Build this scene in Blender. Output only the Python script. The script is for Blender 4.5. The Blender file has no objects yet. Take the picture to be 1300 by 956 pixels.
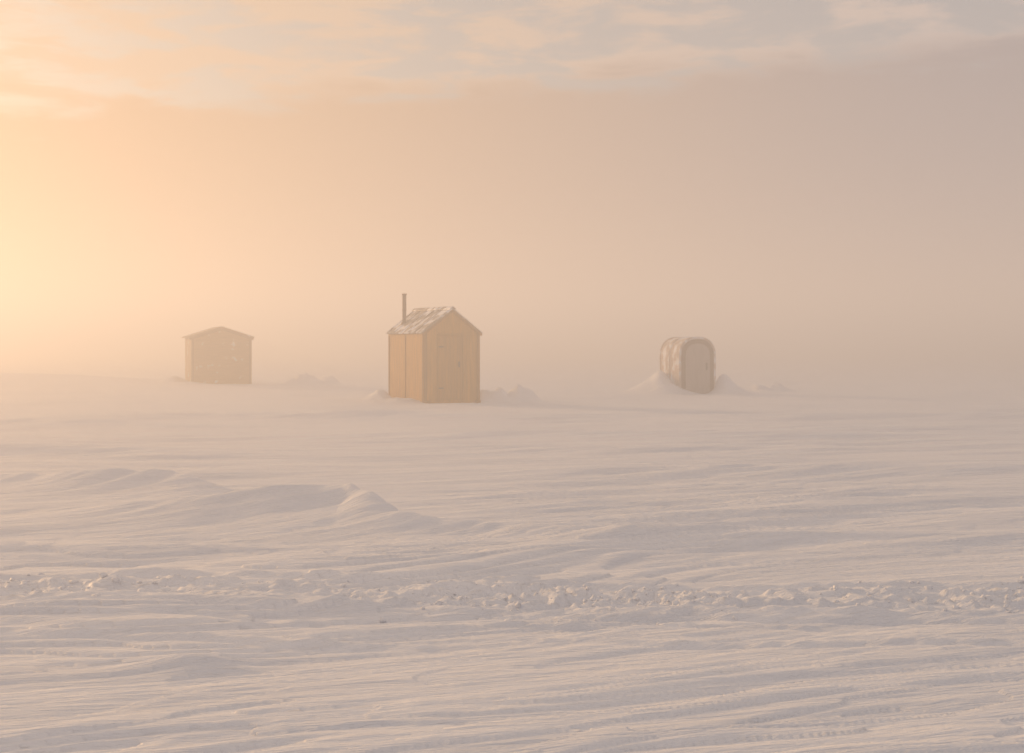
import bpy, math, random, bmesh
import numpy as np
from mathutils import Vector, Matrix
random.seed(4); rng=np.random.RandomState(7)
scene=bpy.context.scene
scene.view_settings.view_transform='Standard';scene.view_settings.look='None';scene.view_settings.exposure=0;scene.view_settings.gamma=1
SUN_AZ=math.radians(47); SUN_EL=math.radians(12.5)
SD=Vector((-math.sin(SUN_AZ)*math.cos(SUN_EL), math.cos(SUN_AZ)*math.cos(SUN_EL), math.sin(SUN_EL)))

# ---------------------------------------------------------------- noise
_r=np.random.RandomState(11);P=_r.permutation(1024).astype(np.int32)
GA=_r.rand(1024)*2*np.pi;GX=np.cos(GA).astype(np.float32);GY=np.sin(GA).astype(np.float32)
def gnoise(x,y,s=0):
    x=np.asarray(x,np.float64);y=np.asarray(y,np.float64)
    x0=np.floor(x);y0=np.floor(y);fx=(x-x0).astype(np.float32);fy=(y-y0).astype(np.float32)
    ix=x0.astype(np.int32)+s*37;iy=y0.astype(np.int32)+s*91
    u=fx*fx*fx*(fx*(fx*6-15)+10);v=fy*fy*fy*(fy*(fy*6-15)+10)
    pa=P[ix&1023];pb=P[(ix+1)&1023]
    def g(p,iy_,dx,dy):
        h=P[(p+iy_)&1023]
        return GX[h]*dx+GY[h]*dy
    a=g(pa,iy,fx,fy);b=g(pb,iy,fx-1,fy);c=g(pa,iy+1,fx,fy-1);d=g(pb,iy+1,fx-1,fy-1)
    return ((a*(1-u)+b*u)*(1-v)+(c*(1-u)+d*u)*v)*1.5
def fbm(x,y,s=0,o=4):
    r=0;a=1
    for i in range(o):
        r=r+a*gnoise(x*2**i,y*2**i,s+i*17); a*=.5
    return r
def ridge(n,e=.06): return 1-np.sqrt(n*n+e*e)
def sst(a,b,x):
    t=np.clip((x-a)/(b-a),0,1);return t*t*(3-2*t)
def track_y(x): return 8.45-.09*x+.05*np.sin(x*.9)+.03*np.sin(x*2.7+1)

def height(x,y):
    x=np.asarray(x,float);y=np.asarray(y,float)
    r=np.hypot(x,y)
    h=.045*gnoise(x*.10+3,y*.12,1)+.022*gnoise(x*.25,y*.4,2)
    wx=x+.5*gnoise(x*.25,y*.3,5); wy=y+.5*gnoise(x*.3,y*.3,8)+.06*gnoise(x*1.1,y*1.1,9)
    th=math.radians(22);c,s=math.cos(th),math.sin(th)
    u=wx*c+wy*s; v=-wx*s+wy*c
    m=sst(-.25,.45,gnoise(x*.2,y*.25,12)); m2=sst(-.2,.4,gnoise(x*.35+7,y*.4,13))
    near=np.clip(1.6-r/12,.5,1.1)
    fade=np.clip(1.2-r/110,.35,1)*near
    h=h+.038*(ridge(gnoise(u*.22,v*1.0,20))-.6)*fade*(.4+.8*m)
    wd=np.clip(.22+r*.022,.3,.9)
    t=(fbm(u*.16,v*.8,24,3))*4.5
    f=t-np.floor(t); h=h+.024*(np.floor(t)+sst(0,wd,f)-.8*f)*fade*(.3+.9*m)
    t=(fbm(u*.35,v*2.2,27,2))*3.5; wd=np.clip(.3+r*.03,.3,1)
    f=t-np.floor(t); h=h+.010*(np.floor(t)+sst(0,wd,f)-.9*f)*np.clip(1.5-r/16,0,1)*(.2+1.*m2)
    h=h+.018*(ridge(gnoise(u*.5,v*3.4,31))-.6)*(.25+m)*near
    h=h+.007*(ridge(gnoise(u*1.1,v*7,33),.12)-.6)*(.3+m2)*np.clip(1.6-r/20,.0,1)
    h=h+.003*gnoise(u*2.5,v*12,35)*np.clip(1.6-r/16,.0,1)+.001*gnoise(x*12,y*12,36)*np.clip(1.6-r/12,.0,1)
    # ---- drifts
    def strg(k=1): return 1+.14*k*(1-2*np.abs(gnoise(u*.7,v*4,41)))+.06*gnoise(x*1.5,y*2,43)
    xs=x+1.50
    H=.31*np.exp(-np.where(xs<0,(np.abs(xs)/1.9)**1.5,(xs/.52)**2))
    yc=12.7-.05*xs-np.clip(xs,0,3)*1.2+.05*gnoise(x*.9,y*0+3,44)
    vv=y-yc; h=h+H*np.exp(-np.where(vv<0,(np.abs(vv)/.48)**1.15,(vv/.32)**2))*strg()
    xs=x+.25; h=h+.10*np.exp(-(xs/1.0)**2-((y-(11.6-.35*xs))/.25)**2)*strg()
    xs=x+3.6
    H=.23*np.exp(-np.where(xs<0,(xs/2.8)**2,(xs/.7)**2)); vv=y-(14.8-.12*xs-np.clip(xs,0,3)*.5)
    h=h+H*np.exp(-np.where(vv<0,(np.abs(vv)/.6)**1.15,(vv/.35)**2))*strg()
    def bump(cx,cy,sx,sy,H,k=1.,p=2):
        return H*np.exp(-np.abs((x-cx)/sx)**p-np.abs((y-cy)/sy)**p)*strg(k)
    h=h+bump(-1.52,6.75,.26,.16,.055,1,1.6)
    h=h+bump(-22,57,8,5,.45,.3)
    h=h+bump(2.0,11.0,1.8,.3,.045)+bump(4,17,3.5,.5,.08)+bump(-7,20,3.5,.6,.12)+bump(1.5,24,4,.6,.09)+bump(-3.2,10.6,1.6,.3,.07)+bump(-4,30,5,.6,.12)+bump(9,30,5,.6,.12)+bump(.9,10.2,.8,.2,.035)+bump(-9,27,3,.5,.12)+bump(5.5,25,3,.5,.08)
    rough=1+.55*gnoise(x*2.2,y*2.2,50)+.4*gnoise(x*5,y*5,51)
    for (cx,cy,sx,sy,H) in [(-.25,39.4,.55,.6,.30),(.35,39.6,.3,.4,.38),(-.75,39.0,.3,.4,.2),
                            (-8.1,55,.55,.7,.45),(-7.3,56,.5,.6,.35),(8.2,47,.5,.6,.22),(8.9,48,.4,.5,.3),(-3.6,38.9,.35,.7,.30),(-2.9,37.9,.5,.35,.09)]:
        h=h+H*np.exp(-((x-cx)/sx)**2-((y-cy)/sy)**2)*rough
    for (cx,cy,sx,sy,H) in [(4.85,46.0,.42,1.0,.62),(4.3,46.2,.55,.9,.27),(5.3,45.0,.5,.3,.16),(6.75,45.5,.30,.7,.58),(7.15,45.5,.4,.6,.22),(-13.1,55.2,.4,.9,.25),(-12.2,54.0,.5,.3,.08)]:
        h=h+H*np.exp(-((x-cx)/sx)**2-((y-cy)/sy)**2)*(1+.15*gnoise(x*3,y*3,55))
    # ---- snow-machine track
    ty=y-track_y(x)
    am=np.clip(.85+.8*gnoise(x*.45,y*0+9.3,58),.55,1.2)
    band=np.exp(-(np.abs(ty-.08)/.42)**4)*am
    q=fbm(x*4.6,y*6.5,60,4)
    q2=np.clip(1-np.abs(gnoise(x*11,y*13,63))*1.6,0,1)
    h=h+band*(.062*np.clip(q-.02,-.2,.5)+.026*q2*sst(-.1,.3,q)-.008)
    h=h+.030*np.exp(-((ty+.40)/.05)**2)*np.clip(.6+1.2*gnoise(x*2.8,y*2,66),0,1.3)
    h=h+.024*np.exp(-((ty-.62)/.055)**2)*np.clip(.4+1.2*gnoise(x*1.9,y*2,67),0,1.2)
    flat=np.exp(-(np.abs(ty+.66)/.17)**6)
    h=h-.020*flat
    for o,w in((-.86,.04),(.52,.05),(-.60,.03),(.2,.05),(-1.35,.035)):
        h=h-.022*np.exp(-((ty-o)/w)**2)*np.clip(.8+gnoise(x*.7,y*0+o*7,71),.1,1)+.009*np.exp(-((ty-o-.08)/.035)**2)*(1+gnoise(x*5,y*5,70))
    return h

# ---------------------------------------------------------------- material helpers
def newmat(name):
    m=bpy.data.materials.new(name);m.use_nodes=True
    nt=m.node_tree;return m,nt,nt.nodes['Principled BSDF']
def mat_simple(name,col,rough=.7,metal=0,var=.15,scale=(6,6,6),bump=.2,frost=0.,stripe=None):
    m,nt,b=newmat(name);N=nt.nodes;L=nt.links
    tc=N.new('ShaderNodeTexCoord');mp=N.new('ShaderNodeMapping');mp.inputs['Scale'].default_value=scale
    L.new(tc.outputs['Object'],mp.inputs[0])
    n=N.new('ShaderNodeTexNoise');n.inputs['Scale'].default_value=1;n.inputs['Detail'].default_value=6;L.new(mp.outputs[0],n.inputs['Vector'])
    r=N.new('ShaderNodeValToRGB');L.new(n.outputs['Fac'],r.inputs[0])
    r.color_ramp.elements[0].position=.3;r.color_ramp.elements[1].position=.7
    r.color_ramp.elements[0].color=[c*(1-var) for c in col]+[1];r.color_ramp.elements[1].color=[min(1,c*(1+var)) for c in col]+[1]
    out=r.outputs[0]
    if frost>0:
        n2=N.new('ShaderNodeTexNoise');n2.inputs['Scale'].default_value=3.5;n2.inputs['Detail'].default_value=8;L.new(tc.outputs['Object'],n2.inputs['Vector'])
        mr=N.new('ShaderNodeMapRange');mr.inputs[1].default_value=.62-.3*frost;mr.inputs[2].default_value=.72-.25*frost;L.new(n2.outputs['Fac'],mr.inputs[0])
        mx=N.new('ShaderNodeMixRGB');L.new(mr.outputs[0],mx.inputs[0]);L.new(out,mx.inputs[1]);mx.inputs[2].default_value=(.82,.83,.86,1);out=mx.outputs[0]
    L.new(out,b.inputs['Base Color']);b.inputs['Roughness'].default_value=rough;b.inputs['Metallic'].default_value=metal
    bp=N.new('ShaderNodeBump');bp.inputs['Strength'].default_value=bump;bp.inputs['Distance'].default_value=.01
    L.new(n.outputs['Fac'],bp.inputs['Height']);L.new(bp.outputs[0],b.inputs['Normal'])
    return m
ply=mat_simple('plywood',(.48,.24,.03),.75,0,.25,(14,14,1.5),.3)
plyd=mat_simple('weathered_trim',(.30,.15,.03),.8,0,.25,(16,16,2),.3)
door_m=mat_simple('door_wood',(.40,.20,.028),.75,0,.2,(18,18,1.4),.3)
metalroof=mat_simple('frosted_roof',(.27,.23,.19),.5,.2,.2,(5,5,5),.2,frost=.5)
pipe_m=mat_simple('rusty_pipe',(.09,.05,.035),.6,.4,.3,(9,9,9),.2)
board=mat_simple('grey_boards',(.32,.205,.11),.8,0,.2,(2,2,20),.3,frost=.05)
boardd=mat_simple('dark_boards',(.16,.10,.065),.8,0,.2,(8,8,8),.3)
roofdk=mat_simple('shingle_roof',(.2,.15,.11),.8,0,.2,(8,8,8),.3,frost=.15)
canvas=mat_simple('frosted_canvas',(.44,.36,.30),.8,0,.12,(4,4,4),.4,frost=.45)
canvasd=mat_simple('brown_panel',(.14,.09,.06),.8,0,.2,(4,4,12),.3)
doorg=mat_simple('grey_door',(.33,.29,.27),.7,0,.12,(10,10,2),.2)
hinge=mat_simple('dark_iron',(.06,.05,.05),.5,.6,.1,(9,9,9),.1)

# snow
snow,nt,b=newmat('snow');N=nt.nodes;L=nt.links
b.inputs['Roughness'].default_value=.55;b.inputs['Specular IOR Level'].default_value=.3
tc=N.new('ShaderNodeTexCoord')
def noise(scale,det,mscale=(1,1,1),rot=0,rough=.6):
    mp=N.new('ShaderNodeMapping');mp.inputs['Rotation'].default_value=(0,0,rot)
    mp2=N.new('ShaderNodeMapping');mp2.inputs['Scale'].default_value=mscale
    L.new(tc.outputs['Object'],mp.inputs[0]);L.new(mp.outputs[0],mp2.inputs[0])
    n=N.new('ShaderNodeTexNoise');n.inputs['Scale'].default_value=scale;n.inputs['Detail'].default_value=det
    n.inputs['Roughness'].default_value=rough
    L.new(mp2.outputs[0],n.inputs['Vector']);return n.outputs['Fac']
def mth(op,a,b_,c=None):
    n=N.new('ShaderNodeMath');n.operation=op
    for i,v in enumerate((a,b_,c)):
        if v is None: continue
        if isinstance(v,(int,float)): n.inputs[i].default_value=v
        else: L.new(v,n.inputs[i])
    return n.outputs[0]
n1=noise(1,5,(2.2,15,3),-math.radians(22)); n2=noise(38,3); n3=noise(1,3,(9,50,10),-math.radians(18)); n4=noise(160,2)
n5=noise(1,5,(.45,3.2,1),-math.radians(14),.65)
hsum=mth('ADD',mth('MULTIPLY',n5,.09),mth('ADD',mth('MULTIPLY',n1,.020),mth('ADD',mth('MULTIPLY',n2,.0045),mth('ADD',mth('MULTIPLY',n3,.010),mth('MULTIPLY',n4,.001)))))
bp=N.new('ShaderNodeBump');bp.inputs['Strength'].default_value=.95;bp.inputs['Distance'].default_value=1.0
L.new(hsum,bp.inputs['Height']);L.new(bp.outputs[0],b.inputs['Normal'])
r=N.new('ShaderNodeValToRGB');L.new(noise(.6,6,(.5,4,1),-.3),r.inputs[0])
r.color_ramp.elements[0].color=(.74,.78,.85,1);r.color_ramp.elements[1].color=(.87,.89,.93,1);r.color_ramp.elements[0].position=.38;r.color_ramp.elements[1].position=.60
L.new(r.outputs[0],b.inputs['Base Color'])

# ---------------------------------------------------------------- ground sheet (polar, one piece to the horizon)
ang=np.concatenate([np.arange(-36,36,.08),np.arange(36,324,4.0)])*math.pi/180
rad=np.concatenate([np.geomspace(.05,2.6,30)[:-1],np.geomspace(2.6,30,820)[:-1],np.geomspace(30,110,260)[:-1],np.geomspace(110,5000,60)])
A,R=np.meshgrid(ang,rad);X=R*np.sin(A);Y=R*np.cos(A)
Z=height(X,Y)
nr,nc=X.shape
co=np.stack([X,Y,Z],-1).reshape(-1,3)
idx=np.arange(nr*nc).reshape(nr,nc);nx=np.roll(idx,-1,axis=1)
q=np.stack([idx[:-1],idx[1:],nx[1:],nx[:-1]],-1).reshape(-1,4)
def mk(name,co,q,mat,parent=None,smooth=False,n=4):
    me=bpy.data.meshes.new(name);me.vertices.add(len(co));me.vertices.foreach_set('co',np.asarray(co,np.float32).ravel())
    me.loops.add(q.size);me.loops.foreach_set('vertex_index',q.ravel().astype(np.int32))
    me.polygons.add(len(q));me.polygons.foreach_set('loop_start',np.arange(0,q.size,n,dtype=np.int32))
    me.update(calc_edges=True)
    if smooth: me.polygons.foreach_set('use_smooth',np.ones(len(q),bool))
    ob=bpy.data.objects.new(name,me);scene.collection.objects.link(ob);me.materials.append(mat)
    if parent: ob.parent=parent
    return ob
q=q[:,::-1]
g=mk('snow_ground',co,q,snow,smooth=True)

# snow clumps thrown up by the track
bm=bmesh.new();bmesh.ops.create_icosphere(bm,subdivisions=2,radius=1)
iv=np.array([v.co[:] for v in bm.verts]);itf=np.array([[v.index for v in f.verts] for f in bm.faces]);bm.free()
cand=[]
for i in range(6500):
    x=rng.uniform(-6.5,6.5); dens=.7*float(gnoise(np.array([x*.45]),np.array([9.3]),58)[0])+.4*float(gnoise(np.array([x*1.7]),np.array([2.3]),59)[0])
    if rng.rand()>.45+dens: continue
    cand.append((x,float(track_y(x))+.06+rng.normal(0,.27),.004+.022*rng.rand()**3.2))
cand=np.array(cand);zz_=height(cand[:,0],cand[:,1])
cv=[];cf=[];off=0
for (x,y,s),z in zip(cand,zz_):
    p=iv.copy();sd=rng.randint(0,9999)
    d=1+.45*gnoise(p[:,0]*1.3+sd,p[:,1]*1.3+p[:,2]*1.7,3)+.25*gnoise(p[:,0]*3+sd,p[:,2]*3+p[:,1]*2,4)
    p=p*d[:,None]*s*np.array([rng.uniform(.8,1.5),rng.uniform(.7,1.2),rng.uniform(.5,.9)])
    a=rng.uniform(0,6.28);c_,s_=math.cos(a),math.sin(a)
    p=p@np.array([[c_,-s_,0],[s_,c_,0],[0,0,1]])
    cv.append(p+np.array([x,y,z+s*.1]));cf.append(itf+off);off+=len(p)
mk('snow_clumps',np.concatenate(cv),np.concatenate(cf),snow,smooth=True,n=3)

# ---------------------------------------------------------------- building helpers
def empty(name,loc,rot):
    e=bpy.data.objects.new(name,None);e.location=loc;e.rotation_euler=(0,0,rot);scene.collection.objects.link(e);return e
def fin(bm,name,mat,parent):
    me=bpy.data.meshes.new(name);bm.to_mesh(me);bm.free();me.materials.append(mat)
    ob=bpy.data.objects.new(name,me);scene.collection.objects.link(ob);ob.parent=parent;return ob
def box(name,x0,x1,y0,y1,z0,z1,mat,parent,bev=.006):
    bm=bmesh.new();bmesh.ops.create_cube(bm,size=1)
    for v in bm.verts: v.co=((x0+x1)/2+v.co.x*(x1-x0),(y0+y1)/2+v.co.y*(y1-y0),(z0+z1)/2+v.co.z*(z1-z0))
    if bev: bmesh.ops.bevel(bm,geom=bm.edges[:],offset=min(bev,.3*min(x1-x0,y1-y0,z1-z0)),segments=1,affect='EDGES')
    return fin(bm,name,mat,parent)
def prism(name,pts,y0,y1,mat,parent):
    bm=bmesh.new();a=[bm.verts.new((x,y0,z)) for x,z in pts];b_=[bm.verts.new((x,y1,z)) for x,z in pts]
    bm.faces.new(a);bm.faces.new(b_[::-1]);n=len(pts)
    for i in range(n): bm.faces.new((a[i],b_[i],b_[(i+1)%n],a[(i+1)%n]))
    bmesh.ops.recalc_face_normals(bm,faces=bm.faces[:])
    return fin(bm,name,mat,parent)
def slab(name,p0,p1,y0,y1,t,mat,parent):
    (xa,za),(xb,zb)=p0,p1;d=Vector((xb-xa,zb-za)).normalized();n=Vector((-d.y,d.x))
    if n.y<0:n=-n
    return prism(name,[(xa,za),(xb,zb),(xb+n.x*t,zb+n.y*t),(xa+n.x*t,za+n.y*t)],y0,y1,mat,parent)
def cyl(name,x,y,z0,z1,r0,mat,parent,seg=20):
    bm=bmesh.new();bmesh.ops.create_cone(bm,cap_ends=True,segments=seg,radius1=r0,radius2=r0,depth=z1-z0)
    for v in bm.verts: v.co+=Vector((x,y,(z0+z1)/2))
    return fin(bm,name,mat,parent)

# ---------------------------------------------------------------- wooden hut with stove pipe
W,Lh,EH,AP=1.65,2.38,1.88,2.50
h1=empty('fishing_hut',(-2.33,37.6,0),math.radians(28.1))
prism('walls',[(0,-.2),(W,-.2),(W,EH),(W/2,AP),(0,EH)],0,Lh,ply,h1)
sl=(AP-EH)/(W/2);ov=.05
slab('roof_1',(-ov,EH-ov*sl+.004),(W/2,AP+.004),-.05,Lh+.05,.03,metalroof,h1)
slab('roof_2',(W+ov,EH-ov*sl+.004),(W/2,AP+.004),-.05,Lh+.05,.03,metalroof,h1)
prism('ridge_cap',[(W/2-.09,AP-.01),(W/2,AP+.06),(W/2+.09,AP-.01),(W/2+.09,AP+.015),(W/2,AP+.08),(W/2-.09,AP+.015)],-.06,Lh+.06,metalroof,h1)
for i in range(6):
    y=.02+i*(Lh-.04)/5
    slab('roof_seam_%d'%i,(-ov,EH-ov*sl+.037),(W/2-.06,AP-.06*sl+.037),y-.012,y+.012,.022,metalroof,h1)
for i,(a,b2) in enumerate([(0,.09),(W-.09,W)]): box('corner_trim_%d'%i,a-.002 if i==0 else a,b2 if i==0 else b2+.002,-.022,-.001,-.1,EH-.02 ,plyd,h1)
for i,y in enumerate([0.03,Lh*.5,Lh-.09]): box('side_batten_%d'%i,-.02,-.001,y,y+.05,-.1,EH-.09,ply if i==1 else plyd,h1)
slab('rake_trim_1',(-.03,EH-.03*sl-.075),(W/2,AP-.075),-.045,-.024,.07,plyd,h1)
slab('rake_trim_2',(W+.03,EH-.03*sl-.075),(W/2,AP-.075),-.045,-.024,.07,plyd,h1)
d0,d1=.45,1.12
box('door',d0,d1,-.022,-.001,.08,1.78,door_m,h1)
box('door_jamb_1',d0-.06,d0-.006,-.032,-.001,.02,1.79,door_m,h1);box('door_jamb_2',d1+.006,d1+.06,-.032,-.001,.02,1.79,door_m,h1)
box('door_head',d0-.06,d1+.06,-.032,-.001,1.793,1.85,door_m,h1)
for i,z in enumerate((.35,1.45)): box('door_rail_%d'%i,d0+.01,d1-.01,-.036,-.023,z,z+.08,door_m,h1)
box('door_handle',d1-.12,d1-.09,-.06,-.024,.95,1.1,hinge,h1,.002)
for i,z in enumerate((.38,1.48)): box('hinge_%d'%i,d0-.03,d0+.10,-.046,-.037,z,z+.03,hinge,h1,.001)
box('sill_skid_1',.02,.14,-.12,Lh+.1,-.12,.05,plyd,h1);box('sill_skid_2',W-.14,W-.02,-.12,Lh+.1,-.12,.05,plyd,h1)
px,py=.30,Lh-.42
cyl('stove_pipe',px,py,1.9,2.94,.055,pipe_m,h1);cyl('pipe_collar',px,py,2.08,2.18,.085,pipe_m,h1);cyl('pipe_cap',px,py,2.93,2.97,.07,pipe_m,h1)
cyl('pipe_joint',px,py,2.5,2.53,.062,pipe_m,h1)

# ---------------------------------------------------------------- plain board hut
W,Lh,EH,AP=2.25,2.06,1.86,2.22
h2=empty('wooden_shed',(-12.2,54.2,0),math.radians(20))
prism('walls',[(0,-.3),(W,-.3),(W,EH),(W/2,AP),(0,EH)],0,Lh,board,h2)
sl=(AP-EH)/(W/2);ov=.10
slab('roof_1',(-ov,EH-ov*sl+.004),(W/2,AP+.004),-.1,Lh+.1,.05,roofdk,h2)
slab('roof_2',(W+ov,EH-ov*sl+.004),(W/2,AP+.004),-.1,Lh+.1,.05,roofdk,h2)
for i in range(13):
    z=.02+i*.14
    box('siding_%d'%i,.075,W-.075,-.018,-.001,z,z+.128,board,h2,.004)
for i,(a,b2) in enumerate([(-.02,.07),(W-.07,W+.02)]): box('corner_post_%d'%i,a,b2,-.035,-.001 if i else .05,-.2,EH,boardd,h2)
slab('rake_1',(-.08,EH-.08*sl-.09),(W/2,AP-.09),-.05,-.02,.09,boardd,h2)
slab('rake_2',(W+.08,EH-.08*sl-.09),(W/2,AP-.09),-.05,-.02,.09,boardd,h2)

# ---------------------------------------------------------------- arched shelter
W,Lh=1.22,1.67
h3=empty('arched_ice_shelter',(5.29,45,0),math.radians(15))
def arch(w,inset,top,base=-.3):
    pts=[(inset,base),(w-inset,base)]
    sh=1.22;n=14
    for i in range(n+1):
        a=math.pi*i/n
        cx=w/2+(w/2-inset)*math.copysign(abs(math.cos(a))**.88,math.cos(a));cz=sh+(top-sh)*(abs(math.sin(a))**.9)
        pts.append((cx,cz))
    return pts
prism('shell',arch(W,0,1.80),0,Lh,canvas,h3)
for i,y in enumerate((-.03,Lh*.48,Lh-.03)):
    prism('rib_%d'%i,arch(W+.03,0,1.82),y,y+.05,canvas,h3).location.x=-.015
prism('front_panel',arch(W,.06,1.74),-.045,-.031,canvasd,h3)
prism('door',arch(W,.20,1.60,.02),-.06,-.046,doorg,h3)
box('door_bar',.3,.92,-.07,-.061,.86,.91,doorg,h3);box('door_latch',.88,.93,-.09,-.061,.75,.98,hinge,h3,.002)
box('door_stile',.595,.625,-.07,-.061,.05,.85,doorg,h3)

# ---------------------------------------------------------------- ice fog
fm=bpy.data.materials.new('ice_fog');fm.use_nodes=True;nt=fm.node_tree;nt.nodes.clear();N=nt.nodes;L=nt.links
o=N.new('ShaderNodeOutputMaterial');sc=N.new('ShaderNodeVolumeScatter');sc.inputs['Density'].default_value=.022
sc.inputs['Anisotropy'].default_value=.60;sc.inputs['Color'].default_value=(1,.97,.92,1)
em=N.new('ShaderNodeEmission');em.inputs['Color'].default_value=(1,.78,.64,1);em.inputs['Strength'].default_value=.0051  # added glow in the fog volume, stands in for multiply scattered ambient light
ad=N.new('ShaderNodeAddShader');L.new(sc.outputs[0],ad.inputs[0]);L.new(em.outputs[0],ad.inputs[1]);L.new(ad.outputs[0],o.inputs['Volume'])
e=box('fog',-6000,6000,-6000,6000,-3,7.5,fm,None,0)

# ---------------------------------------------------------------- sky
w=bpy.data.worlds.new('World');scene.world=w;w.use_nodes=True;nt=w.node_tree;N=nt.nodes;L=nt.links
bg=N['Background'];bg.inputs['Strength'].default_value=.083
sk=N.new('ShaderNodeTexSky');sk.sky_type='NISHITA';sk.sun_disc=False;sk.sun_elevation=SUN_EL;sk.sun_rotation=-SUN_AZ
sk.air_density=1;sk.dust_density=3
tc=N.new('ShaderNodeTexCoord');sx=N.new('ShaderNodeSeparateXYZ');L.new(tc.outputs['Generated'],sx.inputs[0])
zz=mth('MAXIMUM',sx.outputs[2],0.0);zd=mth('ADD',zz,.06)
cx=N.new('ShaderNodeCombineXYZ');L.new(mth('DIVIDE',sx.outputs[0],zd),cx.inputs[0]);L.new(mth('DIVIDE',sx.outputs[1],zd),cx.inputs[1])
cn=N.new('ShaderNodeTexNoise');cn.inputs['Scale'].default_value=3.0;cn.inputs['Detail'].default_value=7;cn.inputs['Distortion'].default_value=.3
cn.inputs['Roughness'].default_value=.58
L.new(cx.outputs[0],cn.inputs['Vector'])
def mrange(inp,a,b_,c_,d_):
    n=N.new('ShaderNodeMapRange');n.interpolation_type='SMOOTHSTEP'
    for i,v in zip((1,2,3,4),(a,b_,c_,d_)): n.inputs[i].default_value=v
    L.new(inp,n.inputs[0]);return n.outputs[0]
def mix(f,a,b_):
    n=N.new('ShaderNodeMixRGB')
    for i,v in enumerate((f,a,b_)):
        if isinstance(v,(tuple,float)): n.inputs[i].default_value=v
        else: L.new(v,n.inputs[i])
    return n.outputs[0]
edge=mth('ADD',sx.outputs[2],mth('ADD',mth('MULTIPLY',sx.outputs[0],-.06),mth('MULTIPLY',mth('SUBTRACT',cn.outputs['Fac'],.5),-.07)))
bank=mrange(edge,.166,.192,1,0)
dt=N.new('ShaderNodeVectorMath');dt.operation='DOT_PRODUCT';L.new(tc.outputs['Generated'],dt.inputs[0]);dt.inputs[1].default_value=SD
sg=mrange(dt.outputs['Value'],.4,1,0,1)
bankc=mix(sg,(3.9,3.55,3.7,1),(7.4,4.7,2.8,1))
upc=mix(sg,(6.9,5.8,5.3,1),(7.8,5.7,4.0,1))
gap=mix(.6,sk.outputs[0],mix(sg,(6.0,5.7,5.7,1),(5.2,4.9,4.6,1)))
up=mix(mrange(cn.outputs['Fac'],.42,.58,0,1),gap,upc)
L.new(mix(bank,up,bankc),bg.inputs['Color'])

sun=bpy.data.lights.new('sun','SUN');sun.energy=3.8;sun.angle=math.radians(4);sun.color=(1,.57,.25)
so=bpy.data.objects.new('sun',sun);scene.collection.objects.link(so);so.rotation_euler=SD.to_track_quat('Z','Y').to_euler()

cam=bpy.data.cameras.new('camera');cam.lens=50;cam.sensor_width=36;cam.clip_end=20000;cam.clip_start=.05;cam.shift_y=-38/1300
c=bpy.data.objects.new('camera',cam);scene.collection.objects.link(c);c.location=(0,0,1.5);c.rotation_euler=(math.radians(90),0,0);scene.camera=c
